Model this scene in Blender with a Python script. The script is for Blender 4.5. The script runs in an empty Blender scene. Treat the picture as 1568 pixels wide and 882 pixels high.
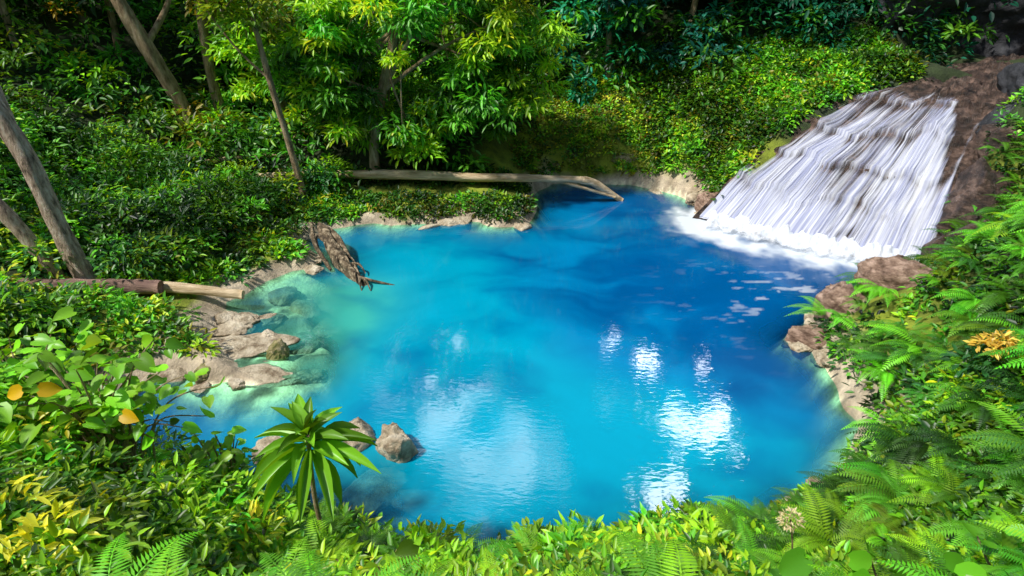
import bpy, math, numpy as np
R=np.random.RandomState(7)
sc=bpy.context.scene
# ------------------------------------------------------------------ helpers
def vn(x,y,seed=0):
    xi=np.floor(x);yi=np.floor(y);fx=x-xi;fy=y-yi
    fx=fx*fx*(3-2*fx);fy=fy*fy*(3-2*fy)
    def h(a,b):
        v=np.sin(a*127.1+b*311.7+seed*74.7)*43758.5453
        return v-np.floor(v)
    return (h(xi,yi)*(1-fx)+h(xi+1,yi)*fx)*(1-fy)+(h(xi,yi+1)*(1-fx)+h(xi+1,yi+1)*fx)*fy
def fbm(x,y,seed=0,o=4):
    s=0;a=.5;n=0
    for i in range(o):
        s=s+a*vn(x,y,seed+i*3);n+=a;a*=.5;x=x*2.03+5.1;y=y*2.03+1.7
    return s/n
def ss(a,b,x):
    t=np.clip((x-a)/(b-a),0,1);return t*t*(3-2*t)
def norm(v): return v/np.maximum(np.linalg.norm(v,axis=-1,keepdims=True),1e-9)
def mk(name,V,F,mat,col=None,smooth=False,parent=None,uv=None):
    V=np.asarray(V,dtype=np.float32);F=np.asarray(F,dtype=np.int32)
    me=bpy.data.meshes.new(name)
    k=F.shape[1]
    me.vertices.add(len(V));me.vertices.foreach_set('co',V.ravel())
    me.loops.add(F.size);me.loops.foreach_set('vertex_index',F.ravel())
    me.polygons.add(len(F));me.polygons.foreach_set('loop_start',np.arange(0,F.size,k,dtype=np.int32))
    me.update(calc_edges=True)
    if col is not None:
        a=me.attributes.new('Col','FLOAT_COLOR','POINT')
        c=np.ones((len(V),4),dtype=np.float32);c[:,:col.shape[1]]=col
        a.data.foreach_set('color',c.ravel())
    if uv is not None:
        l=me.uv_layers.new(name='UVMap');l.data.foreach_set('uv',np.asarray(uv,dtype=np.float32)[F.ravel()].ravel())
    if smooth: me.polygons.foreach_set('use_smooth',np.ones(len(F),dtype=bool))
    me.materials.append(mat)
    ob=bpy.data.objects.new(name,me);sc.collection.objects.link(ob)
    if parent: ob.parent=parent
    return ob
def empty(name,loc=(0,0,0)):
    e=bpy.data.objects.new(name,None);sc.collection.objects.link(e);return e
# ------------------------------------------------------------------ materials
def newmat(name):
    m=bpy.data.materials.new(name);m.use_nodes=True;nt=m.node_tree
    nt.nodes.clear();o=nt.nodes.new('ShaderNodeOutputMaterial');return m,nt,o
def leafmat(name,rough=.42,trans=.3,spec=.04):
    m,nt,o=newmat(name);N=nt.nodes;L=nt.links
    a=N.new('ShaderNodeAttribute');a.attribute_name='Col'
    p=N.new('ShaderNodeBsdfDiffuse')
    t=N.new('ShaderNodeBsdfTranslucent');gl=N.new('ShaderNodeBsdfGlossy');gl.inputs['Roughness'].default_value=rough
    g=N.new('ShaderNodeMixRGB');g.blend_type='MULTIPLY';g.inputs[0].default_value=1;g.inputs[2].default_value=(1.9,1.5,.5,1)
    mx=N.new('ShaderNodeMixShader');mx.inputs[0].default_value=trans
    m2=N.new('ShaderNodeMixShader');m2.inputs[0].default_value=spec
    L.new(a.outputs['Color'],p.inputs[0]);L.new(a.outputs['Color'],g.inputs[1]);L.new(g.outputs[0],t.inputs[0])
    L.new(p.outputs[0],mx.inputs[1]);L.new(t.outputs[0],mx.inputs[2]);L.new(mx.outputs[0],m2.inputs[1]);L.new(gl.outputs[0],m2.inputs[2]);L.new(m2.outputs[0],o.inputs[0]);return m
def rockmat(name,c1,c2,c3=None,rough=.8,scale=1.5,bump=.5,stretch=(1,1,1),attr=False):
    m,nt,o=newmat(name);N=nt.nodes;L=nt.links
    tc=N.new('ShaderNodeTexCoord');mp=N.new('ShaderNodeMapping');mp.inputs['Scale'].default_value=stretch
    L.new(tc.outputs['Object'],mp.inputs[0])
    n=N.new('ShaderNodeTexNoise');n.inputs['Scale'].default_value=scale;n.inputs['Detail'].default_value=7;n.inputs['Roughness'].default_value=.65
    L.new(mp.outputs[0],n.inputs[0])
    r=N.new('ShaderNodeValToRGB');e=r.color_ramp.elements
    e[0].position=.35;e[0].color=(*c1,1);e[1].position=.65;e[1].color=(*c2,1)
    if c3: x=e.new(.5);x.color=(*c3,1)
    L.new(n.outputs[0],r.inputs[0])
    p=N.new('ShaderNodeBsdfPrincipled');p.inputs['Roughness'].default_value=rough
    src=r.outputs[0]
    if attr:
        a=N.new('ShaderNodeAttribute');a.attribute_name='Col'
        mm=N.new('ShaderNodeMixRGB');mm.blend_type='MULTIPLY';mm.inputs[0].default_value=1
        L.new(a.outputs['Color'],mm.inputs[1]);L.new(src,mm.inputs[2]);src=mm.outputs[0]
    L.new(src,p.inputs['Base Color'])
    n2=N.new('ShaderNodeTexNoise');n2.inputs['Scale'].default_value=scale*5;n2.inputs['Detail'].default_value=6;n2.inputs['Roughness'].default_value=.7
    L.new(mp.outputs[0],n2.inputs[0])
    b=N.new('ShaderNodeBump');b.inputs['Strength'].default_value=bump;b.inputs['Distance'].default_value=.12
    L.new(n2.outputs[0],b.inputs['Height']);L.new(b.outputs[0],p.inputs['Normal']);L.new(p.outputs[0],o.inputs[0]);return m
M_leaf=leafmat('leaf');M_gloss=leafmat('leaf_glossy',.4,.3,.035)
M_terr=rockmat('terrain',(.6,.6,.6),(1.3,1.3,1.3),rough=.85,scale=2.2,bump=.8,attr=True)
M_rock=rockmat('limestone',(.24,.17,.1),(.85,.74,.56),(.6,.49,.34),rough=.75,scale=3.6,bump=.9)
M_red=rockmat('red_limestone',(.12,.065,.04),(.72,.5,.38),(.36,.23,.16),rough=.75,scale=3,bump=1,stretch=(1,1,2.5))
M_mossrock=rockmat('mossy_limestone',(.1,.15,.02),(.6,.48,.3),(.3,.27,.1),rough=.8,scale=3.2,bump=.9)
M_wet=rockmat('wet_rock',(.018,.013,.011),(.26,.17,.13),(.08,.05,.037),rough=.35,scale=1.9,bump=1,stretch=(1,1,2))
M_shade=rockmat('shade_toned_rock',(.01,.012,.016),(.07,.07,.08),rough=.7,scale=.8,bump=1)  # dark rock whose colour also paints in the shade around the cave
M_log=rockmat('dry_wood',(.36,.24,.11),(.85,.68,.45),rough=.8,scale=3,bump=.5,stretch=(.4,3,3))
M_log2=rockmat('old_wood',(.12,.06,.05),(.42,.26,.2),rough=.8,scale=3,bump=.7,stretch=(.5,3,3))
M_drift=rockmat('driftwood',(.04,.03,.018),(.75,.6,.4),(.2,.14,.08),rough=.85,scale=5,bump=1)
M_bark=rockmat('bark',(.2,.13,.06),(.7,.54,.34),(.45,.32,.18),rough=.9,scale=2.6,bump=1,stretch=(2,2,.6))
M_bark2=rockmat('pale_bark',(.14,.1,.07),(.95,.84,.7),(.65,.48,.35),rough=.9,scale=4.5,bump=1,stretch=(2,2,.5))
# ------------------------------------------------------------------ pool outline
pts=[(-6.3,19.3),(-5.07,19.67),(-3.71,19.67),(-1.93,20.09),(-.54,19.4),(.75,20.3),(.9,22.6),(1.76,23.9),(3.1,24.05),(4.68,23.9),(5.9,23.2),(6.7,21.9),
(7.1,20.2),(8.7,18.9),(10.6,17.9),(12.1,16.6),(11.2,15.4),(10.1,14.9),(8.89,14.3),(7.6,13.4),(6.78,12.4),(7.2,11.4),(6.95,10.4),(6.5,9.2),(6.0,8.2),(5.2,7.3),(3.6,6.9),
(2.3,6.7),(.9,6.5),(-.8,6.25),(-2.1,6.4),(-3.5,6.7),(-5.2,7.3),(-7.0,8.0),(-8.6,9.2),(-8.5,10.4),(-7.4,10.9),(-6.3,10.6),(-5.3,10.4),(-6.4,11.4),(-7.1,12.5),(-7.5,14.2),(-7.1,15.4),(-6.0,16.2),(-5.9,17.0),(-6.6,18.2)]
pts=np.array(pts);n=len(pts);sm=[]
for i in range(n):
    p0,p1,p2,p3=pts[i-1],pts[i],pts[(i+1)%n],pts[(i+2)%n]
    for t in (0,.25,.5,.75):
        q=.5*((2*p1)+(-p0+p2)*t+(2*p0-5*p1+4*p2-p3)*t*t+(-p0+3*p1-3*p2+p3)*t**3)
        sm.append(q+.25*(np.array([vn(q[0]*1.7,q[1]*1.7,5),vn(q[0]*1.7,q[1]*1.7,6)])-.5)*2)
poly=np.array(sm)
def sdist(x,y):
    x=np.asarray(x,float);y=np.asarray(y,float)
    d=np.full(x.shape,1e9);ins=np.zeros(x.shape,bool)
    for i in range(len(poly)):
        a=poly[i];b=poly[(i+1)%len(poly)];e=b-a
        t=np.clip(((x-a[0])*e[0]+(y-a[1])*e[1])/(e@e),0,1)
        d=np.minimum(d,(x-a[0]-t*e[0])**2+(y-a[1]-t*e[1])**2)
        c=((a[1]>y)!=(b[1]>y))&(x<(b[0]-a[0])*(y-a[1])/(b[1]-a[1]+1e-12)+a[0]);ins^=c
    d=np.sqrt(d);return np.where(ins,-d,d)
cp=np.array([(0,5,.9),(0,4,2.0),(0,3,3.2),(0,2,4.5),(0,1,5.7),(0,0,6.3),(0,-4,6.6),(-3,4,2.0),(-3,2.5,3.8),(-5,5,1.8),(-5,3,3.6),(-6,6.2,1.7),(-8,6,2.8),(-10,8,2.6),(-6,1,5.5),(-10,2,6),
(3,4,2.1),(3,2.5,3.8),(5,5,1.8),(5,3,3.8),(7,5.5,2.9),(6.9,8.0,1.2),(9,8,3.2),(9,5,4.4),(8.3,10,1.3),(10,11,2.7),(8.5,12.2,1.0),(9.5,12.9,1.1),(11,13,1.9),(13,14.5,2.2),(15,17,4.3),(14,12,4.6),(18,14,7.5),
(-8,21,.5),(-10,22.5,.55),(-5,22,.5),(-3,21.5,.45),(-1,21.5,.45),(0,24,.8),(1.3,25.3,1.4),(4,25.3,1.5),(6,25,1.7),(-12,26,1.2),(-5,27,2.4),(2,28,3.4),(7,24,2.0),(8.7,22,2.0),(10,23.5,3.0),(12,25,4.0),(14,26.5,4.7),
(9.5,19,.9),(11,19.5,1.3),(13,20.5,2.2),(15,22,3.2),(18,26,3.7),(22,28,4),(17,20,4.6),(0,34,7),(-15,34,7),(12,34,8),(25,34,9),(-11,14,.5),(-9,14,.42),(-9,16,.4),(-8,18,.4),(-12,18,.8),(-11,11,.8),(-8.5,12.3,.4),
(-16,13,2),(-20,20,4),(-25,30,9),(-18,8,4),(0,60,20),(-40,40,18),(40,40,18),(-40,0,9),(40,0,14),(0,-40,8)],float)
cs=cp[:,2]/np.maximum(sdist(cp[:,0],cp[:,1]),.4)
def fallqs(x,y):
    return (x-6.5)*.56+(y-20)*.83,(x-6.5)*.83-(y-20)*.56
def hgt(x,y,d=None,det=True):
    x=np.asarray(x,float);y=np.asarray(y,float)
    if d is None: d=sdist(x,y)
    num=0;den=0
    for (cx,cy,_),s in zip(cp,cs):
        w=1/((x-cx)**2+(y-cy)**2+.15)**1.6;num=num+w*s;den=den+w
    S=num/den
    far=ss(45,120,np.hypot(x,y-15))
    dd=np.minimum(d,70)
    h=dd*S*(1-far)+far*20
    if det:
        h=h+ss(.2,3,d)*(fbm(x*.5,y*.5,3)-.5)*.5+ss(0,.5,d)*(fbm(x*2.2,y*2.2,9,3)-.45)*.22
    q,s=fallqs(x,y)
    mask=ss(.1,.9,s-.67*q)*ss(.5,-.2,s-(6.9+.13*q))*ss(-.2,.5,q)*ss(10,8,q)
    h=h-mask*1.3
    h=h+.13*ss(0,.25,d)
    led=np.exp(-(((x-3.5)/3.2)**2+((y-25)/1.6)**2))
    h=h+led*(.5*ss(.5,.75,d+.5*(fbm(x*1.3,y*1.3,15)-.5))-.15*ss(0,.5,d))
    shelf=np.exp(-(((x+6.0)/2.5)**2+((y-13.4)/3.4)**2))+.9*np.exp(-(((x+5.2)/1.9)**2+((y-10.9)/1.6)**2))+.8*np.exp(-(((x+2.4)/1.5)**2+((y-7.8)/1.3)**2))+.5*np.exp(-(((x+5)/2.)**2+((y-17.5)/1.5)**2))
    sl=1.3*(1-np.clip(shelf,0,1))+.16*np.clip(shelf,0,1)
    dep=-np.minimum(-d*sl,3.)+(fbm(x*1.6,y*1.6,21,4)-.55)*.5*ss(0,.8,-d)
    return np.where(d>0,h,dep)
def axis(c,n,core,ext):
    s=np.linspace(-1,1,n);k=6.2
    return c+np.sinh(s*k)/np.sinh(k)*ext*.999+ s*core
gx=axis(0,480,17,330);gy=axis(15,480,15,330)
X,Y=np.meshgrid(gx,gy);D=sdist(X,Y);Z=hgt(X,Y,D)
def gridfaces(ny,nx):
    i=np.arange(ny*nx).reshape(ny,nx)
    return np.stack([i[:-1,:-1],i[:-1,1:],i[1:,1:],i[1:,:-1]],-1).reshape(-1,4)
nz=fbm(X*.8,Y*.8,31,4);n2=fbm(X*3,Y*3,41,3)
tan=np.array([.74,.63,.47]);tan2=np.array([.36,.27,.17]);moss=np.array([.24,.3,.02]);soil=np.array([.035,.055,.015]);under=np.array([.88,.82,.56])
rim=.25+.9*(nz-.35)*1.5
rim=rim+1.0*np.exp(-(((X+6.8)/1.6)**2+((Y-11.8)/2)**2))+.7*np.exp(-(((X+.2)/2)**2+((Y-20)/1)**2))-.35*np.exp(-(((X-3.5)/4)**2+((Y-25)/2)**2))
f1=ss(-.15,.25,D-rim)[...,None]
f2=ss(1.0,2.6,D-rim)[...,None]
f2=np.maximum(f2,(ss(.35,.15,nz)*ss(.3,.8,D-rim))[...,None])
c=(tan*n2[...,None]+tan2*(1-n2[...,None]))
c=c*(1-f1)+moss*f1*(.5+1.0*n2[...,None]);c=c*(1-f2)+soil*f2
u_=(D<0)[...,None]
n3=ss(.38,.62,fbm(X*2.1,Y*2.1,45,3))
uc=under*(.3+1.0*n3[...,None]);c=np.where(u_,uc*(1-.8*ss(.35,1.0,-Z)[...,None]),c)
mk('terrain',np.stack([X,Y,Z],-1).reshape(-1,3),gridfaces(480,480),M_terr,c.reshape(-1,3),True)
# ------------------------------------------------------------------ water
wx=np.linspace(-9.5,13,340);wy=np.linspace(5.8,24.6,290)
WX,WY=np.meshgrid(wx,wy);WD=-sdist(WX,WY);WZ=-hgt(WX,WY,-WD)
def g(cx,cy,sx,sy): return np.exp(-(((WX-cx)/sx)**2+((WY-cy)/sy)**2))
qx=WX+1.6*(fbm(WX*.35,WY*.35,51)-.5)*2;qy=WY+1.6*(fbm(WX*.35+9,WY*.35,52)-.5)*2
nw=fbm(qx*.55,qy*.9,53,5)
deep=np.array([.0,.088,.275]);mid=np.array([.0,.175,.39]);cy=np.array([.0,.3,.46]);gr=np.array([.06,.42,.27])
cyf=np.clip(.95*g(-3.2,17,3.6,3)+.85*g(-2.5,12.5,3.6,3.2)+.9*g(-1,9,5,2.6)+.3*g(2,19.5,3,2)+.7*g(3,8,3.6,2),0,1)
cyf=np.clip(cyf*(.4+1.2*nw),0,1)
wcol=deep+(mid-deep)*ss(.0,.4,cyf+.4*(nw-.5))[...,None]
wcol=wcol+(cy-wcol)*ss(.3,.95,cyf)[...,None]
gf=ss(.0,1,np.clip(1.0*g(-4.9,14.0,1.9,2.0)+.8*g(-4.8,11.6,1.2,1.6)+.35*g(-3.3,8.3,1,1),0,1)*(.45+1.0*nw))
wcol=wcol+(gr-wcol)*(gf*.7)[...,None]
wcol=wcol*(.8+.4*nw)[...,None]
alpha=1-np.exp(-np.maximum(WZ-.05,0)*1.6)
base=np.array([(6.9,19.9),(8.6,18.5),(10.4,17.3),(12.1,16.3)])
def pdist(x,y,P):
    d=np.full(np.shape(x),1e9)
    for a,b in zip(P[:-1],P[1:]):
        e=b-a;t=np.clip(((x-a[0])*e[0]+(y-a[1])*e[1])/(e@e),0,1);d=np.minimum(d,np.hypot(x-a[0]-t*e[0],y-a[1]-t*e[1]))
    return d
FD=pdist(WX,WY,base)
foam=ss(1.9,.6,FD+1.6*(fbm(WX*1.3,WY*1.3,61)-.5)*2*.7)
foam2=.22*ss(3.0,.8,FD)*ss(.4,.7,fbm(WX*1.1,WY*1.1,65))
flk=ss(.64,.74,fbm(WX*2.2,WY*5,67,3))*.6*g(8.0,14.2,2.2,1.8)
fm=np.clip(foam+foam2+flk,0,1)
wcol=wcol+(np.array([.72,.78,.84])-wcol)*fm[...,None];alpha=np.maximum(alpha,fm)
wc=np.concatenate([wcol,alpha[...,None]],-1)
m,nt,o=newmat('pool_water');N=nt.nodes;L=nt.links
a=N.new('ShaderNodeAttribute');a.attribute_name='Col'
df=N.new('ShaderNodeBsdfDiffuse');tr=N.new('ShaderNodeBsdfTransparent');tr.inputs[0].default_value=(.6,.97,.88,1)
gl=N.new('ShaderNodeBsdfGlossy');gl.inputs['Roughness'].default_value=.015
mx=N.new('ShaderNodeMixShader');L.new(a.outputs['Alpha'],mx.inputs[0]);L.new(tr.outputs[0],mx.inputs[1]);L.new(df.outputs[0],mx.inputs[2]);L.new(a.outputs['Color'],df.inputs[0])
tc=N.new('ShaderNodeTexCoord')
n1=N.new('ShaderNodeTexNoise');n1.inputs['Scale'].default_value=7;n1.inputs['Detail'].default_value=2;n1.inputs['Roughness'].default_value=.5;n1.inputs['Distortion'].default_value=.3
mp=N.new('ShaderNodeMapping');mp.inputs['Scale'].default_value=(.6,1.5,1);mp.inputs['Rotation'].default_value=(0,0,.3)
L.new(tc.outputs['Object'],mp.inputs[0]);L.new(mp.outputs[0],n1.inputs[0])
b=N.new('ShaderNodeBump');b.inputs['Strength'].default_value=.06;b.inputs['Distance'].default_value=.03;L.new(n1.outputs[0],b.inputs['Height'])
fr=N.new('ShaderNodeFresnel');fr.inputs['IOR'].default_value=1.42;L.new(b.outputs[0],fr.inputs['Normal']);L.new(b.outputs[0],gl.inputs['Normal'])
m2=N.new('ShaderNodeMixShader');L.new(fr.outputs[0],m2.inputs[0]);L.new(mx.outputs[0],m2.inputs[1]);L.new(gl.outputs[0],m2.inputs[2]);L.new(m2.outputs[0],o.inputs[0])
M_water=m
Fw=gridfaces(290,340);keep=(WD.ravel()[Fw]>-.35).any(1)
mk('pool_water',np.stack([WX,WY,np.full_like(WX,.015)],-1).reshape(-1,3),Fw[keep],M_water,wc.reshape(-1,4),True)
# ------------------------------------------------------------------ waterfall
wf=empty('waterfall')
def crv(P,t):
    P=np.asarray(P,float);s=np.linspace(0,1,len(P));return np.stack([np.interp(t,s,P[:,k]) for k in range(P.shape[1])],-1)
def fallsurf(U,V,off=0,rough=1.):
    top=crv([(13.6,22.9,4.0),(14.5,22.2,4.1),(15.2,21.3,4.15),(15.9,20.3,4.1)],np.clip(U,0,1).ravel()).reshape(U.shape+(3,))
    bot=crv([(6.7,20.1,-.05),(8.5,18.4,-.05),(10.3,17.25,-.05),(12.2,16.2,-.05)],np.clip(U,0,1).ravel()).reshape(U.shape+(3,))
    ex=(np.maximum(U-1,0)+np.minimum(U,0))[...,None]
    top=top+ex*np.array([1.6,-2.2,0]);bot=bot+ex*np.array([3.2,-2,0])
    v=np.clip(V,0,1)
    P=top*(1-v)[...,None]+bot*v[...,None]
    prof=1-(.55*v**1.3+.45*v**2.6)
    P[...,2]=bot[...,2]*v+top[...,2]*prof
    bk=np.minimum(V,0)
    P[...,0]-=bk*7;P[...,1]-=bk*6;P[...,2]-=bk*.5
    e=np.sin(np.clip(v,0,1)*np.pi)**.5
    bump=(fbm(U*5,V*2.5,71,2)-.5)*.8*e
    vv=V*5+1.6*fbm(U*4,V*2,77,2);st=(vv-np.floor(vv));bump+=.2*(st**3-.3)*e
    bump+=rough*((fbm(U*9,V*7,79,4)-.5)*.5)
    v2=V*7+2.5*fbm(U*5,V*3,87,3);s2=v2-np.floor(v2);bump+=rough*.28*(s2**4-.2)*ss(.75,1.0,U+.5*ss(.35,0.,V))
    bump-= .9*ss(1.02,1.35,U)*ss(-.1,.3,V)
    P[...,2]+=bump+off
    return P
U,V=np.meshgrid(np.linspace(-.1,1.4,200),np.linspace(-1.2,1.05,300))
Pr=fallsurf(U,V);mk('rock_face',Pr.reshape(-1,3),gridfaces(300,200),M_wet,None,True,wf)
def watermat(name,sx,sy,lo,hi,op=.96,c0=(.4,.43,.62),c1=(.9,.92,.98)):
    m,nt,o=newmat(name);N=nt.nodes;L=nt.links
    uv=N.new('ShaderNodeUVMap');mp=N.new('ShaderNodeMapping');mp.inputs['Scale'].default_value=(sx,sy,1);L.new(uv.outputs[0],mp.inputs[0])
    n=N.new('ShaderNodeTexNoise');n.inputs['Scale'].default_value=1;n.inputs['Detail'].default_value=5;n.inputs['Roughness'].default_value=.6;n.inputs['Distortion'].default_value=.5;L.new(mp.outputs[0],n.inputs[0])
    a=N.new('ShaderNodeAttribute');a.attribute_name='Col'
    add=N.new('ShaderNodeMath');add.operation='ADD';L.new(n.outputs[0],add.inputs[0]);L.new(a.outputs['Fac'],add.inputs[1])
    r=N.new('ShaderNodeMapRange');r.interpolation_type='SMOOTHSTEP';r.inputs['From Min'].default_value=lo;r.inputs['From Max'].default_value=hi;L.new(add.outputs[0],r.inputs['Value'])
    r.inputs['To Max'].default_value=op
    p=N.new('ShaderNodeBsdfDiffuse')
    cr=N.new('ShaderNodeValToRGB');cr.color_ramp.elements[0].color=(*c0,1);cr.color_ramp.elements[1].color=(*c1,1);cr.color_ramp.elements[0].position=.38;cr.color_ramp.elements[1].position=.64
    mp2=N.new('ShaderNodeMapping');mp2.inputs['Scale'].default_value=(sx*1.3,sy*.9,1);mp2.inputs['Location'].default_value=(3,7,0);L.new(uv.outputs[0],mp2.inputs[0])
    n2=N.new('ShaderNodeTexNoise');n2.inputs['Scale'].default_value=1;n2.inputs['Detail'].default_value=5;L.new(mp2.outputs[0],n2.inputs[0])
    L.new(n2.outputs[0],cr.inputs[0]);L.new(cr.outputs[0],p.inputs[0])
    tn=N.new('ShaderNodeBsdfTranslucent');L.new(cr.outputs[0],tn.inputs[0]);pm=N.new('ShaderNodeMixShader');pm.inputs[0].default_value=.25;L.new(p.outputs[0],pm.inputs[1]);L.new(tn.outputs[0],pm.inputs[2])
    tl=N.new('ShaderNodeBsdfTransparent');mx=N.new('ShaderNodeMixShader')
    L.new(r.outputs[0],mx.inputs[0]);L.new(tl.outputs[0],mx.inputs[1]);L.new(pm.outputs[0],mx.inputs[2]);L.new(mx.outputs[0],o.inputs[0]);return m
def sheet(name,off,sx,sy,lo,hi,seed,bias,disp,op):
    U,V=np.meshgrid(np.linspace(-.03,1.0,240),np.linspace(0.0,1.02,140))
    P=fallsurf(U,V,off,.25)
    P[...,2]+=disp*(fbm(U*22,V*2.5,seed,3)-.5)*ss(0,.3,V)
    thick=bias+.08*ss(.05,.5,V)-.34*ss(.26,.04,V)+.25*ss(.82,1,V)+.6*(fbm(U*8,V*3,seed+5,4)-.5)
    thick-=.7*ss(-.03,.10,U-(.64+.35*V**.8))
    thick+=.55*np.exp(-((U-(.93+.03*V))/.022)**2)*ss(.15,.35,V)
    thick-=.25*ss(.16,.0,U)*ss(1,.5,V)
    thick-=.2*np.exp(-(((U-.6)/.1)**2+((V-.94)/.04)**2))
    thick-=.18*np.exp(-(((U-.2)/.05)**2+((V-.3)/.25)**2))
    # thinner water along the ledge lines shows the rock
    vv=V*5+1.6*fbm(U*4,V*2,77,2);st=(vv-np.floor(vv));thick-=.10*ss(.25,.0,st)*ss(.95,.7,V)
    col=np.repeat(thick[...,None],3,-1)
    mk(name,P.reshape(-1,3),gridfaces(140,240),watermat(name,sx,sy,lo,hi,op),col.reshape(-1,3),True,wf,np.stack([U,V],-1).reshape(-1,2))
sheet('water_sheet',.16,36,2.4,.33,.74,81,.04,.04,.95)
sheet('water_strands',.24,85,4,.52,.85,85,.02,.1,.88)
U,V=np.meshgrid(np.linspace(0,1,200),np.linspace(0,1,40))
b0=crv(base,U.ravel()).reshape(U.shape+(2,))
nrm=np.array([-.56,-.83]);w=.6+1.2*fbm(U*12,V*0,91)
XYf=b0-nrm*.15+nrm*(V*(w+.2))[...,None]
Zf=.03+.5*(1-V)**1.5*(.2+1.3*fbm(U*26,V*5,93,4))*ss(0,.1,V+.05)
colf=np.repeat((.35-.85*ss(.3,1,V))[...,None],3,-1)
mk('foam',np.concatenate([XYf,Zf[...,None]],-1).reshape(-1,3),gridfaces(40,200),watermat('foam',26,4,.3,.85,.95,(.75,.8,.88),(.95,.96,.98)),colf.reshape(-1,3),True,wf,np.stack([U,V],-1).reshape(-1,2))
# ------------------------------------------------------------------ rocks
import bmesh
def boulder(name,loc,size,mat,seed,rot=0):
    bm=bmesh.new();bmesh.ops.create_icosphere(bm,subdivisions=5,radius=1)
    V=np.array([v.co[:] for v in bm.verts]);F=np.array([[v.index for v in f.verts] for f in bm.faces]);bm.free()
    n=(fbm(V[:,0]*1.3+V[:,2]*.7+seed,V[:,1]*1.3-V[:,2]*.9,seed,5)-.5)
    rr=1+.9*n
    rs=np.random.RandomState(seed)
    for _ in range(12):
        nn_=norm(rs.randn(3));lim=rs.uniform(.6,.9);dt=(V@nn_)*rr
        rr=np.where(dt>lim,rr*(lim+(dt-lim)*.15)/np.maximum(dt,1e-3),rr)
    rr+=.10*(fbm(V[:,0]*5-V[:,2]*2.9,V[:,1]*5+V[:,2]*4+seed,seed+7,4)-.5)*2
    V=V*rr[:,None]
    V=V*np.array(size);c,s=math.cos(rot),math.sin(rot)
    V=np.stack([V[:,0]*c-V[:,1]*s,V[:,0]*s+V[:,1]*c,V[:,2]],-1)+np.array(loc)
    return mk(name,V,F,mat,None,True)
bl=[((-5.4,11.7,.05),(.3,.24,.42),M_mossrock),((-6.65,11.0,.08),(.5,.3,.24),M_mossrock),((-2.15,8.6,.05),(.42,.38,.48),M_rock),((-2.95,8.95,.02),(.46,.32,.34),M_rock),((-4.3,8.4,.0),(.6,.4,.3),M_rock),((-3.9,9.3,-.14),(.5,.4,.16),M_rock),
((-5.9,12.5,.0),(.28,.22,.2),M_rock),((-6.4,13.4,-.16),(.6,.35,.2),M_rock),((-5.6,10.9,-.07),(1.15,.55,.16),M_rock),((-6.5,12.1,-.02),(1.15,.65,.18),M_rock),((-7.0,13.1,-.02),(.8,.7,.18),M_rock),((-1.6,7.6,-.25),(.6,.35,.2),M_rock),((-2.6,7.7,-.2),(.8,.45,.2),M_rock),
((-5.2,12.6,-.26),(.6,.4,.2),M_rock),((-5.6,14.3,-.27),(.6,.4,.2),M_rock),((-4.6,11.2,-.27),(.5,.35,.2),M_rock),((-6.4,14.9,-.2),(.6,.4,.22),M_rock),((-4.7,13.4,-.35),(.5,.4,.2),M_rock),
((8.0,13.0,.45),(.95,.6,.65),M_red),((7.2,12.2,.1),(.7,.4,.4),M_red),((9.5,13.0,1.2),(1.25,.7,.6),M_red),((7.4,11.4,.1),(.5,.4,.3),M_rock),((10.4,14.6,.4),(1,.6,.8),M_red),((8.8,13.8,.3),(.8,.5,.55),M_red),((11.0,15.6,.1),(.55,.4,.35),M_wet),
((12.6,15.6,.7),(.9,.7,1.0),M_wet),((13.6,16.8,1.8),(.9,1.1,1.2),M_wet),((14.9,18.0,2.9),(1.0,1.2,1.3),M_wet),((7.4,21.0,.35),(.8,.6,.5),M_red),((6.9,21.9,.15),(.45,.4,.3),M_rock),((8.3,21.4,1.1),(.8,.5,.5),M_mossrock),((9.8,21.9,1.9),(.8,.6,.5),M_wet),((11.5,22.6,2.9),(.9,.6,.6),M_wet),
((11.3,15.9,.15),(.55,.4,.45),M_wet),((1.4,24.9,.7),(1.0,.4,.4),M_mossrock),((3.0,25.1,.75),(1.1,.4,.42),M_mossrock),((4.8,24.9,.8),(1.1,.4,.42),M_mossrock),((6.2,24.4,.9),(.9,.5,.45),M_mossrock),
((15.6,18.6,3.3),(1.2,1.3,1.3),M_shade),((17.2,20.2,4.4),(1.5,1.5,1.2),M_shade)]
for i,(l,s,mt) in enumerate(bl): boulder('boulder',l,s,mt,i*3+2,R.rand()*6 if i not in (8,9,33,34,35,36) else .1)
for i in range(40):
    t=R.randint(len(poly));p=poly[t]
    if 6.9<p[0]<12.2 and 16<p[1]<20.3: continue
    boulder('shore_rock',(p[0]+R.randn()*.15,p[1]+R.randn()*.15,.0),tuple(R.uniform(.12,.38,3)*np.array([1.4,1,.6])),M_rock,100+i,R.rand()*6)
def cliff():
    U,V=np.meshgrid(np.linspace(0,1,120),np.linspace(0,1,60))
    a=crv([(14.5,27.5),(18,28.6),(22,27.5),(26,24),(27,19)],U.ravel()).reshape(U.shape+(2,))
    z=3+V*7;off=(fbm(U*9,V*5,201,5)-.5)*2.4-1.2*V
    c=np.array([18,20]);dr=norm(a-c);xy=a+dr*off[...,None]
    mk('cave_cliff',np.concatenate([xy,z[...,None]],-1).reshape(-1,3),gridfaces(60,120),M_shade,None,True)
cliff()
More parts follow.
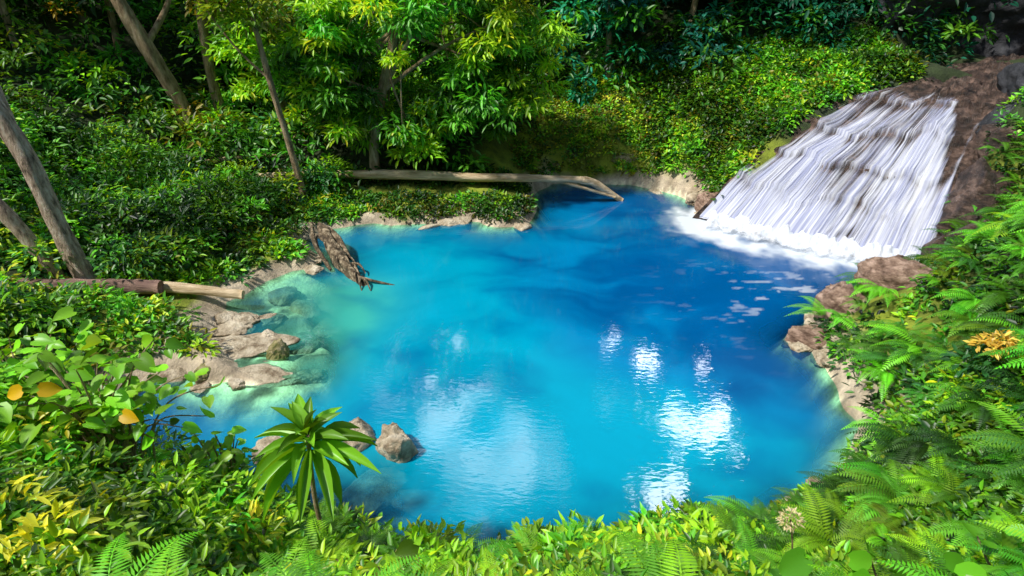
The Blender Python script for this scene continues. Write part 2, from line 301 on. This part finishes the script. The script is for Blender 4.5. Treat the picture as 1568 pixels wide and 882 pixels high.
# ------------------------------------------------------------------ wood
def tube(P,r,seg=14,sub=8,ns=.15,seed=0):
    P=np.asarray(P,float);r=np.asarray(r,float);n=len(P);t=np.linspace(0,n-1,(n-1)*sub+1);s=np.arange(n)
    if n>2:
        out=[];rr=np.interp(t,s,r)
        for q in t:
            i=min(int(q),n-2);f=q-i;p0=P[max(i-1,0)];p1=P[i];p2=P[i+1];p3=P[min(i+2,n-1)]
            out.append(.5*((2*p1)+(-p0+p2)*f+(2*p0-5*p1+4*p2-p3)*f*f+(-p0+3*p1-3*p2+p3)*f**3))
        C=np.array(out)
    else: C=np.stack([np.interp(t,s,P[:,k]) for k in range(3)],-1);rr=np.interp(t,s,r)
    T=norm(np.gradient(C,axis=0));ref=np.array([0,0,1.]) if abs(T[0][2])<.8 else np.array([1.,0,0])
    A=norm(np.cross(T,ref));B=np.cross(T,A);th=np.linspace(0,2*np.pi,seg,endpoint=False)
    k=np.arange(len(C))[:,None]*.35
    nn=1+ns*2*(fbm(np.cos(th)[None]*1.5+k,np.sin(th)[None]*1.5+k*.3,seed+11,3)-.5)
    rad=rr[:,None]*nn
    V=C[:,None]+rad[...,None]*(A[:,None]*np.cos(th)[None,:,None]+B[:,None]*np.sin(th)[None,:,None])
    m=len(C);i=np.arange(m*seg).reshape(m,seg);j=np.roll(i,-1,1)
    F=np.stack([i[:-1],i[1:],j[1:],j[:-1]],-1).reshape(-1,4)
    h=seg//2
    caps=[]
    for rrow in (i[0],i[-1]):
        for q in range(h-1): caps.append([rrow[q],rrow[q+1],rrow[seg-2-q],rrow[seg-1-q]])
    return V.reshape(-1,3),np.vstack([F,np.array(caps)])
def tubes(name,lst,mat,parent=None):
    Vs=[];Fs=[];o=0
    for k,(P,r,*q) in enumerate(lst):
        V,F=tube(P,r,ns=(q[0] if q else .12),seed=k*5);Vs.append(V);Fs.append(F+o);o+=len(V)
    return mk(name,np.vstack(Vs),np.vstack(Fs),mat,None,True,parent)
tubes('fallen_log',[([(-10.4,22.0,.95),(-7.5,21.95,1.1),(-4.5,21.8,1.15),(-1.5,21.8,1.05),(1,21.85,.98),(2.7,21.9,.9)],[.11,.14,.16,.15,.14,.12],.35),([(2.5,21.9,.92),(3.1,21.95,.75),(4.2,22.15,.02)],[.13,.15,.1],.3),([(1.2,21.95,.98),(2.2,21.85,.75),(3.9,22.0,.2)],[.05,.07,.05])],M_log)
tubes('fallen_branch',[([(-11.8,22.8,1.3),(-10.3,23.2,1.4),(-8.8,23.7,1.35)],[.1,.09,.06])],M_log)
tubes('fallen_log',[([(-15,12.8,1.25),(-12.6,13.1,1.1),(-10.5,13.35,.95),(-8.8,13.5,.85)],[.2,.2,.18,.17],.25),],M_log2)
tubes('fallen_log',[([(-9.6,13.75,.78),(-8.2,13.75,.66),(-6.9,13.75,.5)],[.15,.14,.11],.3),],M_log)
rt=[([(-6.1,17.9,.7),(-5.7,17.3,.6),(-5.0,16.2,.25),(-4.1,15.1,-.05)],[.06,.18,.18,.06],.9),([(-6.3,17.9,.8),(-5.95,16.9,.5),(-5.3,16.0,.1)],[.05,.08,.05],.6),([(-6.1,18.0,.75),(-5.4,17.3,.6),(-4.8,16.4,.25)],[.05,.08,.05],.6),([(-4.5,15.6,.1),(-4,15.3,.12),(-3.3,15.2,0)],[.05,.04,.02])]
for i in range(24):
    q=R.rand();b0=np.array([-5.9+1.8*q,17.6-2.3*q,.5-.45*q]);dd=np.array([R.randn()*.13,R.randn()*.13,R.rand()*.18])
    rt.append(([b0,b0+dd+np.array([.1,-.2,0]),b0+dd*1.3+np.array([.25,-.45,-.2])],[.045,.03,.01],.4))
tubes('driftwood_stump',rt,M_drift)
# ------------------------------------------------------------------ leaves
S1v=np.array([(0,0,0),(-.42,.3,.05),(-.36,.62,.03),(0,1,-.12),(.36,.62,.03),(.42,.3,.05)])
S1f=np.array([(0,3,2,1),(0,5,4,3)])
D1v=np.array([(0,0,0),(-.5,.35,0),(0,1,-.06),(.5,.35,0)]);D1f=np.array([(0,3,2,1)])
def broad(prof,curl=.25,cup=.12,heart=0):
    a=np.linspace(0,1,len(prof));V=[]
    for t,w in zip(a,prof):
        z=-curl*t*t
        back=-heart*(w)*max(0,1-3*t)
        V+=[(-w*.5,t+back,z+cup*w),(-w*.27,t+back*.4,z+cup*w*.35),(0,t,z-.012),(w*.27,t+back*.4,z+cup*w*.35),(w*.5,t+back,z+cup*w)]
    V=np.array(V);i=np.arange(len(V)).reshape(-1,5)
    return V,np.stack([i[:-1,:-1],i[:-1,1:],i[1:,1:],i[1:,:-1]],-1).reshape(-1,4)
BR=broad([.35,.9,1.0,.92,.7,.4,.04],.2,.12,.35)
LN=broad([.12,.5,.85,1.0,.9,.6,.04],.45,.15)
RD=broad([.5,.95,1.08,1.1,1.0,.75,.3],.12,.1,.3)
class LV:
    def __init__(s): s.V=[];s.F=[];s.C=[];s.o=0
    def add(s,P,T,Nn,L,W,C,proto=(S1v,S1f)):
        pv,pf=proto;T=norm(T);S=norm(np.cross(T,Nn));Nn=np.cross(S,T)
        L=np.broadcast_to(np.asarray(L,float),(len(P),));W=np.broadcast_to(np.asarray(W,float),(len(P),))
        V=P[:,None]+S[:,None]*(pv[None,:,0]*W[:,None])[...,None]+T[:,None]*(pv[None,:,1]*L[:,None])[...,None]+Nn[:,None]*(pv[None,:,2]*L[:,None])[...,None]
        k=len(pv);F=pf[None]+(np.arange(len(P))*k)[:,None,None]+s.o
        s.V.append(V.reshape(-1,3));s.F.append(F.reshape(-1,4));s.o+=len(P)*k
        s.C.append(np.repeat(np.clip(C,0.002,.8),k,0))
    def make(s,name,mat=None,parent=None):
        if s.V: return mk(name,np.vstack(s.V),np.vstack(s.F),mat or M_leaf,np.vstack(s.C),False,parent)
PAL={'lime':(.23,.47,.012),'green':(.09,.31,.015),'mid':(.05,.19,.018),'dark':(.02,.09,.018),'blue':(.01,.15,.08),'yel':(.38,.48,.02),'olive':(.2,.23,.02),'fern':(.13,.43,.015)}
PAL={k:np.array(v) for k,v in PAL.items()}
def clumps(lv,C,r,n,L,W,col,proto=(S1v,S1f),flat=.75,droop=.5,var=.45,shell=.55,low=-.25,patch=.9):
    C=np.asarray(C,float);m=len(C);r=np.broadcast_to(r,(m,));n=np.broadcast_to(np.asarray(n),(m,)).astype(int)
    col=np.broadcast_to(col,(m,3))
    pn=fbm(C[:,0]*.8+C[:,2]*.7,C[:,1]*.8-C[:,2]*.5,401,3)
    col=col*(1+patch*(1.6*ss(.25,.75,pn)-.8)*.8)[:,None].clip(.3,2)  # random tone per clump; dark patches also paint shadow into leaf colour
    idx=np.repeat(np.arange(m),n);k=len(idx)
    d=norm(R.randn(k,3));d[:,2]=np.where(d[:,2]<low,-d[:,2],d[:,2])
    rad=r[idx]*(shell+(1-shell)*R.rand(k)**.6)
    P=C[idx]+d*rad[:,None]*np.array([1,1,flat])
    T=d*np.array([1,1,.5])+R.randn(k,3)*.45;T[:,2]-=droop*R.rand(k)*1.2
    Nn=d*.5+np.array([0,0,1.])+R.randn(k,3)*.35
    L=np.broadcast_to(L,(m,))[idx]*R.uniform(.65,1.3,k);W=np.broadcast_to(W,(m,))[idx]*R.uniform(.75,1.2,k)
    v=(1+var*R.randn(k)*.6)
    cc=col[idx]*np.maximum(v,.2)[:,None]
    y=R.rand(k)<.03;cc[y]=cc[y]*np.array([2.0,1.3,.8])
    lv.add(P,T,Nn,L,W,cc,proto)
def mixcol(m,names,w,jit=.2):
    w=np.array(w)/sum(w);i=R.choice(len(names),m,p=w);c=np.array([PAL[q] for q in names])[i]
    return c*np.maximum(1+jit*R.randn(m),.3)[:,None]*(1+.12*R.randn(m,3))
def scatter(n,x0,x1,y0,y1,dmin,dmax=99,excl=None):
    x=R.uniform(x0,x1,n);y=R.uniform(y0,y1,n);d=sdist(x,y);k=(d>dmin)&(d<dmax)
    k&=np.abs(x)<(y*1.0+4)
    q,s=fallqs(x,y)
    k&=~((q>-.3)&(q<7.5)&(s>q*.63-.25)&(s<7.3+q*.14)&(x<16.6))
    k&=~((x>13.9)&(x<23)&(np.abs((y-22)-(x-15)*.86)<1.3))
    k&=~(((x-9.4)/1.2)**2+((y-12.85)/.75)**2<1)&~(((x-7.9)/1.0)**2+((y-12.9)/.7)**2<1)&~(((x-10.4)/.9)**2+((y-14.4)/.6)**2<1)
    if excl is not None: k&=~excl(x,y)
    x,y,d=x[k],y[k],d[k];return x,y,hgt(x,y,d),d
def fern(lv,C,L,nf,col,npin=24,lift=.7,bias=None):
    C=np.asarray(C,float)
    m=len(C);idx=np.repeat(np.arange(m),nf);k=len(idx)
    pn=fbm(C[:,0]*.9,C[:,1]*.9,409,3);col=np.asarray(col)*(.4+1.2*ss(.25,.75,pn))[:,None]  # frond tone varies in patches; the dark ones stand in for deep shadows
    az=R.uniform(0,2*np.pi,k);
    if bias is not None: az=np.where(R.rand(k)<.6,bias+R.randn(k)*.8,az)
    LL=np.broadcast_to(L,(m,))[idx]*R.uniform(.6,1.3,k);el=lift*R.uniform(.5,1.4,k)
    H=np.stack([np.cos(az),np.sin(az),np.zeros(k)],-1);s=np.linspace(.12,1,npin)
    hor=s[None]*LL[:,None]*.9;ver=LL[:,None]*(el[:,None]*s[None]-(.55+.2*el[:,None])*s[None]**2)
    P=C[idx][:,None]+H[:,None]*hor[...,None]+np.array([0,0,1.])*ver[...,None]
    Tg=norm(H[:,None]*.9+np.array([0,0,1.])*(el[:,None]-2*(.55+.2*el[:,None])*s[None])[...,None])
    side=np.cross(H,np.array([0,0,1.]))[:,None]
    prof=np.sin(np.clip(s*.93+.07,0,1)**.8*np.pi)*.9+.08
    pl=LL[:,None]*.19*prof[None]*R.uniform(.85,1.1,(k,npin))
    cc=np.broadcast_to(col,(m,3))[idx]*(1+.22*R.randn(k))[:,None].clip(.45,1.6);cc=np.repeat(cc,npin,0)*np.tile(.7+.5*s,k)[:,None]
    for sg in (-1,1):
        T=side*sg+Tg*.4+np.array([0,0,-.15])
        Nn=np.cross(Tg,side*sg*-1)*1.0;Nn=np.where(Nn[...,2:]<0,-Nn,Nn)
        lv.add(P.reshape(-1,3),T.reshape(-1,3),Nn.reshape(-1,3),pl.ravel(),(LL[:,None]*.9/npin*.72*np.ones((1,npin))).ravel(),cc,(D1v,D1f))
    A=P[:,:-1:2];B=P[:,2::2] if npin%2 else P[:,1::2]
    q=A.shape[1];B=B[:,:q]
    lv.add(A.reshape(-1,3),(B-A).reshape(-1,3),np.tile([0,0,1.],(k*q,1)),np.repeat(LL/npin*2.2,q),np.repeat(LL*.018,q),np.repeat(np.broadcast_to(col,(m,3))[idx],q,0)*.8,(D1v,D1f))
def z3(x,y,z): return np.stack([x,y,z],-1)
def nears(y): return np.clip(y/5.2,.5,1)
# --- near foreground slope
lv=LV()
x,y,z,d=scatter(2400,-9,2.5,1.2,9,.15,excl=lambda x,y:(y>8.2)&(x>-8.6)&(x<2))
clumps(lv,z3(x,y,z+.05),R.uniform(.2,.42,len(x)),38,.15*nears(y),.07*nears(y),mixcol(len(x),['lime','green','yel','mid'],[5,3,.7,1.2],.3)*1.25,droop=.35,patch=.45)
k=R.rand(len(x))<.3
clumps(lv,z3(x,y,z+.35)[k],R.uniform(.2,.35,k.sum()),34,.18*nears(y[k]),.075*nears(y[k]),mixcol(k.sum(),['lime','yel','green'],[5,.8,2])*1.15,droop=.35,patch=.45)
x,y,z,d=scatter(460,-9,-2.4,3.2,8,.1)
hb=R.uniform(.4,1.1,len(x))*ss(-2.2,-4.0,x)
clumps(lv,z3(x,y,z+hb),R.uniform(.25,.45,len(x)),50,.16,.06,mixcol(len(x),['lime','yel','green','mid'],[5,.8,3,.7],.3)*1.25,droop=.4,patch=.45)
x,y,z,d=scatter(1900,0,8,1.2,8,.15)
clumps(lv,z3(x,y,z+.0),R.uniform(.2,.35,len(x)),34,.14*nears(y),.075*nears(y),mixcol(len(x),['lime','green','fern','mid'],[3,3,2,2],.3),droop=.3)
lv.make('foreground_foliage')
# --- right bank
lv=LV()
x,y,z,d=scatter(2000,5.5,18,7,19,.25)
clumps(lv,z3(x,y,z-.05),R.uniform(.22,.4,len(x)),28,.17,.09,mixcol(len(x),['green','mid','lime','dark'],[3,3,1,2.5],.3),droop=.3)
lv.make('bank_ground_cover')
lv=LV()
x,y,z,d=scatter(460,5,14,3,14.5,.35)
fern(lv,z3(x,y,z+.25),R.uniform(.45,.95,len(x)),8,mixcol(len(x),['fern','lime','green','mid'],[5,1.2,3,2],.25),22,bias=math.pi+.3)
x,y,z,d=scatter(150,-3,5,1.5,6.6,.35)
fern(lv,z3(x,y,z+.3),R.uniform(.35,.75,len(x)),7,mixcol(len(x),['fern','lime','green'],[4,3,2],.15),24)
x,y,z,d=scatter(110,11,18,11,18,.35)
fern(lv,z3(x,y,z+.25),R.uniform(.6,1.1,len(x)),8,mixcol(len(x),['fern','green'],[3,3],.12),20)
lv.make('fern_patch')
# --- left bank
lv=LV()
exl=lambda x,y:(np.abs(y-(13.2+(x+11)*.1))<.5)&(x<-6.6)&(x>-15)
x,y,z,d=scatter(2900,-18,-6.3,8.5,22,.5,excl=exl)
clumps(lv,z3(x,y,z),R.uniform(.2,.5,len(x)),30,.19,.095,mixcol(len(x),['green','mid','lime','dark','olive','yel'],[4,4,2.8,1.4,1.2,.4],.3)*1.12,droop=.3)
k=(R.rand(len(x))<.15)&(d>1.5)&~((y<13.4)&(y>11.5))
clumps(lv,z3(x,y,z+.5)[k],R.uniform(.5,.9,k.sum()),85,.22,.095,mixcol(k.sum(),['green','mid','lime','dark'],[4,3,2,1.5],.3)*1.1,droop=.4)
lv.make('bank_foliage')
# --- far bank + hillside
lv=LV()
x,y,z,d=scatter(1200,-9,1,19.5,23,.3,excl=lambda x,y:(np.abs(y-21.6)<.35)&(x>-10))
clumps(lv,z3(x,y,z-.05),R.uniform(.18,.36,len(x)),28,.16,.085,mixcol(len(x),['green','mid','lime','dark','olive'],[4,4,2,1.5,1],.3),droop=.3)
x,y,z,d=scatter(3000,5.6,15,19.5,27.5,.5)
clumps(lv,z3(x,y,z),R.uniform(.2,.55,len(x)),28,.18,.105,mixcol(len(x),['green','lime','mid','olive','fern','dark'],[4,2,2.8,1.4,1.5,1],.35),droop=.3)
x,y,z,d=scatter(1500,0,7.5,23.8,28.5,.3)
clumps(lv,z3(x,y,z-.03),R.uniform(.12,.32,len(x)),22,.14,.085,mixcol(len(x),['olive','lime','mid','green','yel'],[3,3,2,2,.8],.35)*1.3,droop=.3,patch=.5)
lv.make('far_bank_foliage')
lv=LV()
x,y,z,d=scatter(1350,-30,27,22.5,35,2.2)
k=~((x>8)&(y<26.5));x,y,z=x[k],y[k],z[k]
rr=R.uniform(.45,1.3,len(x))
right=(x>1)[:,None]
col=np.where(right,mixcol(len(x),['blue','dark','mid','green'],[4,1.5,2,1.5],.35)*1.2,mixcol(len(x),['mid','green','dark','lime','olive'],[4,3,1.8,2,1],.35)*1.25)
clumps(lv,z3(x,y,z+R.uniform(0,1.3,len(x))),rr,62,.33,.145,col,droop=.5)
x,y,z,d=scatter(300,-28,24,27,36,5)
right=(x>1)[:,None]
col=np.where(right,mixcol(len(x),['blue','dark','mid'],[4,2,2],.35),mixcol(len(x),['mid','green','dark'],[4,3,3],.35))
clumps(lv,z3(x,y,z+R.uniform(1,4.,len(x))),R.uniform(.9,1.7,len(x)),80,.42,.18,col,droop=.6)
lv.make('jungle_foliage')
# --- trees
def tree(name,trunk,rad,crown,r,n,L,W,names,w,mat,droop=.6,branches=6,proto=(S1v,S1f),gain=1.):
    e=empty(name);trunk=np.array(trunk,float);lst=[(trunk,rad,.25)];crown=np.asarray(crown,float)
    sel=R.choice(len(crown),min(branches,len(crown)),replace=False)
    for i in sel:
        j=R.randint(max(1,len(trunk)//2),len(trunk));b=trunk[j];c=crown[i];mid=(b+c)/2+R.randn(3)*.25
        lst.append(([b,mid,c],[rad[j]*.55,rad[j]*.35,.02]))
    tubes('trunk',lst,mat,e)
    lv=LV();clumps(lv,crown,r,n,L,W,mixcol(len(crown),names,w,.22)*gain,proto,droop=droop,shell=.3,patch=.6)
    lv.make('crown',M_leaf,e);return e
cr=[]
while len(cr)<250:
    p=np.array([R.uniform(-8.6,1.8),R.uniform(20.8,24.5),R.uniform(1.8,8.6)])
    q=((p[0]+3.4)/5.3)**2+((p[2]-5.6)/4.0)**2+((p[1]-22.4)/2.2)**2
    if q<1.0 and q>.15 and fbm(np.array([p[0]*.9]),np.array([p[2]*.9]),333,2)[0]>.36: cr.append(p)
tree('broadleaf_tree',[(-5.07,22.3,.4),(-5.1,22.3,2),(-4.6,22.4,4),(-4,22.6,6),(-3.6,22.7,8)],[.22,.18,.16,.13,.08],cr,R.uniform(.4,.85,250),115,.31,.11,['green','lime','yel','mid'],[4,5,.5,1.4],M_bark,.9,26,gain=1.4)
def ell(c,s,n):
    return np.array(c)+norm(R.randn(n,3))*(R.rand(n,1)**.4)*np.array(s)
tree('leaning_tree',[(-10.7,13.76,.4),(-11.05,13.85,2.2),(-11.35,14.0,4),(-11.9,14.1,6),(-12.6,14.2,8.5)],[.26,.22,.2,.19,.15],ell((-14.5,16.5,10.5),(2,2,1.5),8),.8,60,.25,.1,['green','lime','mid'],[3,2,2],M_bark2)
tree('leaning_tree',[(-11.5,13.9,.4),(-11.9,14.0,1.5),(-12.5,14.0,2.8),(-13.6,14.1,4.2),(-14.5,14.4,6)],[.2,.18,.17,.14,.1],ell((-16,16.5,6.8),(1.5,1.3,1.2),8),.7,60,.22,.1,['green','mid'],[3,2],M_bark2)
tree('jungle_tree',[(-13.1,25.4,1),(-13.4,25.3,3),(-14.1,25.1,5.2),(-14.8,25,7.5),(-15.2,25,10)],[.36,.3,.27,.22,.15],ell((-15,26.2,9.8),(4,2.2,1.6),18),1.0,80,.34,.14,['mid','green','dark','lime'],[3,3,1,1],M_bark)
tree('jungle_tree',[(-12.2,26.4,1.2),(-12.4,26.3,4),(-12.2,26.3,7),(-12.0,26.2,10)],[.24,.2,.17,.12],ell((-11.5,26.8,8.5),(2.5,2,1.8),18),.9,80,.34,.14,['green','olive','mid','lime'],[3,2,2,1],M_bark,gain=1.3)
tree('slender_tree',[(-7.34,20.7,.3),(-7.55,20.6,2.4),(-7.85,20.6,4.7),(-8.1,20.7,7)],[.13,.11,.09,.06],ell((-8.8,21.3,7.2),(2.0,1.5,1.4),24),.7,90,.28,.12,['green','lime','olive'],[3,3,1],M_bark,gain=1.2)
tree('jungle_tree',[(-9.6,26,1.5),(-9.4,26,5),(-9.7,26.2,9)],[.2,.17,.12],ell((-9.8,25.6,5.4),(2.0,1.8,2.4),46),.8,110,.32,.14,['olive','green','lime'],[2,3,4],M_bark,gain=1.4)
for tx,ty in [(4.2,27.5),(7.5,28),(9.5,29),(3,30),(12,30),(15,29.5),(6,31),(-2,29),(-17,28),(-19,25),(18,31),(-22,24)]:
    tz=float(hgt(np.array([tx]),np.array([ty]))[0]);bl_=tx>1
    hh=R.uniform(4.6,6) if bl_ else R.uniform(5.5,8)
    tree('jungle_tree',[(tx,ty,tz-.2),(tx+R.randn()*.3,ty,tz+2.2),(tx+R.randn()*.6,ty,tz+hh*.75),(tx+R.randn()*.9,ty,tz+hh)],[.15,.12,.09,.05],ell((tx,ty-.5,tz+hh*.6),(2.2,1.6,1.7),26),R.uniform(.5,.9,26),80,.38,.17,['blue','mid','dark','green'] if bl_ else ['mid','dark','green','lime'],[6,1.5,1,2] if bl_ else [3,2,3,2],M_bark,.7,gain=1.35)
# --- special plants
def ground(x,y): return float(hgt(np.array([x]),np.array([y]))[0])
e=empty('rosette_plant');c=np.array([-2.35,5.4,3.2]);gz=ground(-2.35,5.4)
tubes('stem',[([(-2.3,5.3,gz-.1),(-2.4,5.35,gz+1.2),c],[.035,.03,.028])],M_bark,e)
lv=LV();k=38;az=np.arange(k)*2.4+R.randn(k)*.2;el=np.linspace(-.6,1.25,k)+R.randn(k)*.12
T=np.stack([np.cos(az)*np.cos(el),np.sin(az)*np.cos(el),np.sin(el)],-1);Nn=np.stack([-np.cos(az)*np.sin(el),-np.sin(az)*np.sin(el),np.cos(el)],-1)+R.randn(k,3)*.15
lv.add(c+T*.05-np.array([0,0,.25])*(1-np.linspace(0,1,k))[:,None],T,Nn,np.interp(np.arange(k),[0,10,k],[.7,.8,.35])*R.uniform(.8,1.1,k),R.uniform(.12,.17,k),np.array([.18,.43,.02])*(1+.3*R.randn(k,1)),LN)
lv.make('leaves',M_gloss,e)
def bigplant(name,c,spread,n,L,col,proto):
    e=empty(name);c=np.array(c,float);gz=ground(c[0],c[1]);st=[];P=[];T=[]
    for i in range(n):
        p=c+R.randn(3)*np.array(spread)*.6;p[2]=max(p[2],ground(p[0],p[1])+.15)
        a=R.rand()*6.28;P.append(p);T.append((math.cos(a),math.sin(a),-.25+R.randn()*.2))
        if i%3==0: st.append(([ (c[0]+R.randn()*.15,c[1]+R.randn()*.15,gz-.1),(c+p)/2+np.array([0,0,-.3]),p],[.016,.012,.006]))
    tubes('stems',st,M_bark,e);P=np.array(P);T=np.array(T);N_=np.array([0,-.25,1.])+R.randn(n,3)*.4
    lv=LV();LL=L*R.uniform(.45,1.15,n);lv.add(P,T,N_,LL,LL*.8,np.array(col)*np.maximum(1+.35*R.randn(n,1),.35)*(1+.1*R.randn(n,3)),proto);lv.make('leaves',M_gloss,e)
bigplant('heart_leaf_shrub',(-5.2,6.0,3.3),(.95,.5,.5),210,.25,(.2,.47,.02),BR)
bigplant('heart_leaf_shrub',(-6.6,6.6,3.1),(.9,.6,.6),190,.25,(.18,.45,.02),BR)
bigplant('heart_leaf_shrub',(-3.9,6.2,2.1),(.45,.3,.35),90,.16,(.2,.46,.02),BR)
bigplant('broadleaf_plant',(3.1,3.0,3.75),(.8,.3,.15),50,.22,(.13,.4,.02),RD)
bigplant('broadleaf_plant',(4.3,3.4,3.7),(.5,.3,.15),30,.2,(.12,.38,.02),RD)
bigplant('broadleaf_plant',(1.6,3.0,3.6),(.5,.3,.1),18,.16,(.13,.4,.02),RD)
bigplant('broadleaf_plant',(-1.1,3.9,2.7),(.5,.3,.25),36,.24,(.22,.46,.02),LN)
bigplant('broadleaf_plant',(.3,4.6,1.9),(.5,.3,.15),36,.18,(.2,.44,.02),BR)
lv=LV();lv.add(np.array([(-4.55,5.6,3.35),(-5.15,5.35,3.9),(-5.4,5.4,3.85)]),np.array([(1,-.3,-.3),(.6,.3,-.2),(-1,-.2,-.3)]),np.array([(0,-1,.8)]*3),.2,.17,np.array([(.75,.45,.01)]*3),BR);lv.make('yellow_leaf')
lv=LV();clumps(lv,np.array([(7.6,8.0,2.75),(7.8,8.1,2.7),(7.45,8.05,2.65)]),.2,70,.12,.06,np.array([.7,.5,.08]),low=0,patch=0)
clumps(lv,np.array([(7.6,8.0,2.35),(7.9,8.1,2.3),(7.4,8.05,2.3)]),.35,70,.2,.09,np.array([.03,.14,.03]),low=0,patch=0);lv.make('croton_bush')
e=empty('seed_head_flower');f=np.array((2.3,3.55,3.95));tubes('stem',[([(2.4,3.5,ground(2.4,3.5)-.05),(2.38,3.5,3.5),f],[.01,.008,.006])],M_bark,e)
lv=LV();clumps(lv,f[None],.08,160,.04,.015,np.array([.7,.6,.35]),low=-1,flat=1,droop=0,patch=0);lv.make('head',M_leaf,e)
# ------------------------------------------------------------------ light & sky
el=math.radians(54);sd=np.array([-.6,-.3]);sd=sd/np.linalg.norm(sd)*math.cos(el);sv=np.array([sd[0],sd[1],math.sin(el)])
from mathutils import Vector
s=bpy.data.lights.new('sun','SUN');s.energy=4.8;s.angle=math.radians(4);s.color=(1,.96,.88)
so=bpy.data.objects.new('sun',s);sc.collection.objects.link(so);so.rotation_euler=Vector(sv).to_track_quat('Z','Y').to_euler()
w=bpy.data.worlds.new('World');sc.world=w;w.use_nodes=True;nt=w.node_tree;N=nt.nodes;L=nt.links;bg=N['Background']
sk=N.new('ShaderNodeTexSky');sk.sky_type='NISHITA';sk.sun_disc=False;sk.sun_elevation=el;sk.sun_rotation=math.atan2(sv[0],sv[1])
tc=N.new('ShaderNodeTexCoord');prev=None
def wn(sc_,det,ro):
    nn=N.new('ShaderNodeTexNoise');nn.inputs['Scale'].default_value=sc_;nn.inputs['Detail'].default_value=det;nn.inputs['Roughness'].default_value=ro;L.new(tc.outputs['Generated'],nn.inputs[0]);return nn
nA=wn(8,4,.6);nB=wn(20,6,.7)
for dv,rad,st,lo,hi in [((.285,.72,.625),.13,1.0,.74,.79),((.24,.66,.71),.10,1.0,.73,.79),((-.12,.792,.598),.13,.34,.55,.85),((.01,.712,.702),.14,.3,.55,.85),((.215,.797,.563),.075,1,.73,.79),((.164,.834,.526),.06,.9,.73,.79),((.3,.78,.55),.05,.7,.75,.8)]:
    nn=nB if st>.5 else nA
    dp=N.new('ShaderNodeVectorMath');dp.operation='DISTANCE';L.new(tc.outputs['Generated'],dp.inputs[0]);dp.inputs[1].default_value=dv
    mr=N.new('ShaderNodeMapRange');mr.inputs['From Min'].default_value=0;mr.inputs['From Max'].default_value=rad;mr.inputs['To Min'].default_value=.36;mr.inputs['To Max'].default_value=-.05;mr.clamp=True
    L.new(dp.outputs['Value'],mr.inputs['Value'])
    ad=N.new('ShaderNodeMath');ad.operation='ADD';L.new(mr.outputs[0],ad.inputs[0]);L.new(nn.outputs[0],ad.inputs[1])
    m3=N.new('ShaderNodeMapRange');m3.interpolation_type='SMOOTHSTEP';m3.inputs['From Min'].default_value=lo;m3.inputs['From Max'].default_value=hi;m3.inputs['To Max'].default_value=st;L.new(ad.outputs[0],m3.inputs['Value'])
    if prev is None: prev=m3.outputs[0]
    else:
        mxx=N.new('ShaderNodeMath');mxx.operation='MAXIMUM';L.new(prev,mxx.inputs[0]);L.new(m3.outputs[0],mxx.inputs[1]);prev=mxx.outputs[0]
mc=N.new('ShaderNodeMixRGB');L.new(prev,mc.inputs[0]);L.new(sk.outputs[0],mc.inputs[1]);mc.inputs[2].default_value=(185,188,196,1)
L.new(mc.outputs[0],bg.inputs[0]);bg.inputs[1].default_value=.13
sc.view_settings.view_transform='Standard';sc.view_settings.look='None';sc.view_settings.exposure=0
cam=bpy.data.cameras.new('camera');co=bpy.data.objects.new('camera',cam);sc.collection.objects.link(co);co.location=(0,0,8)
co.rotation_euler=(math.radians(90-28),0,0);cam.sensor_width=36;cam.lens=18*934/784;cam.clip_end=2000;cam.clip_start=.05;sc.camera=co
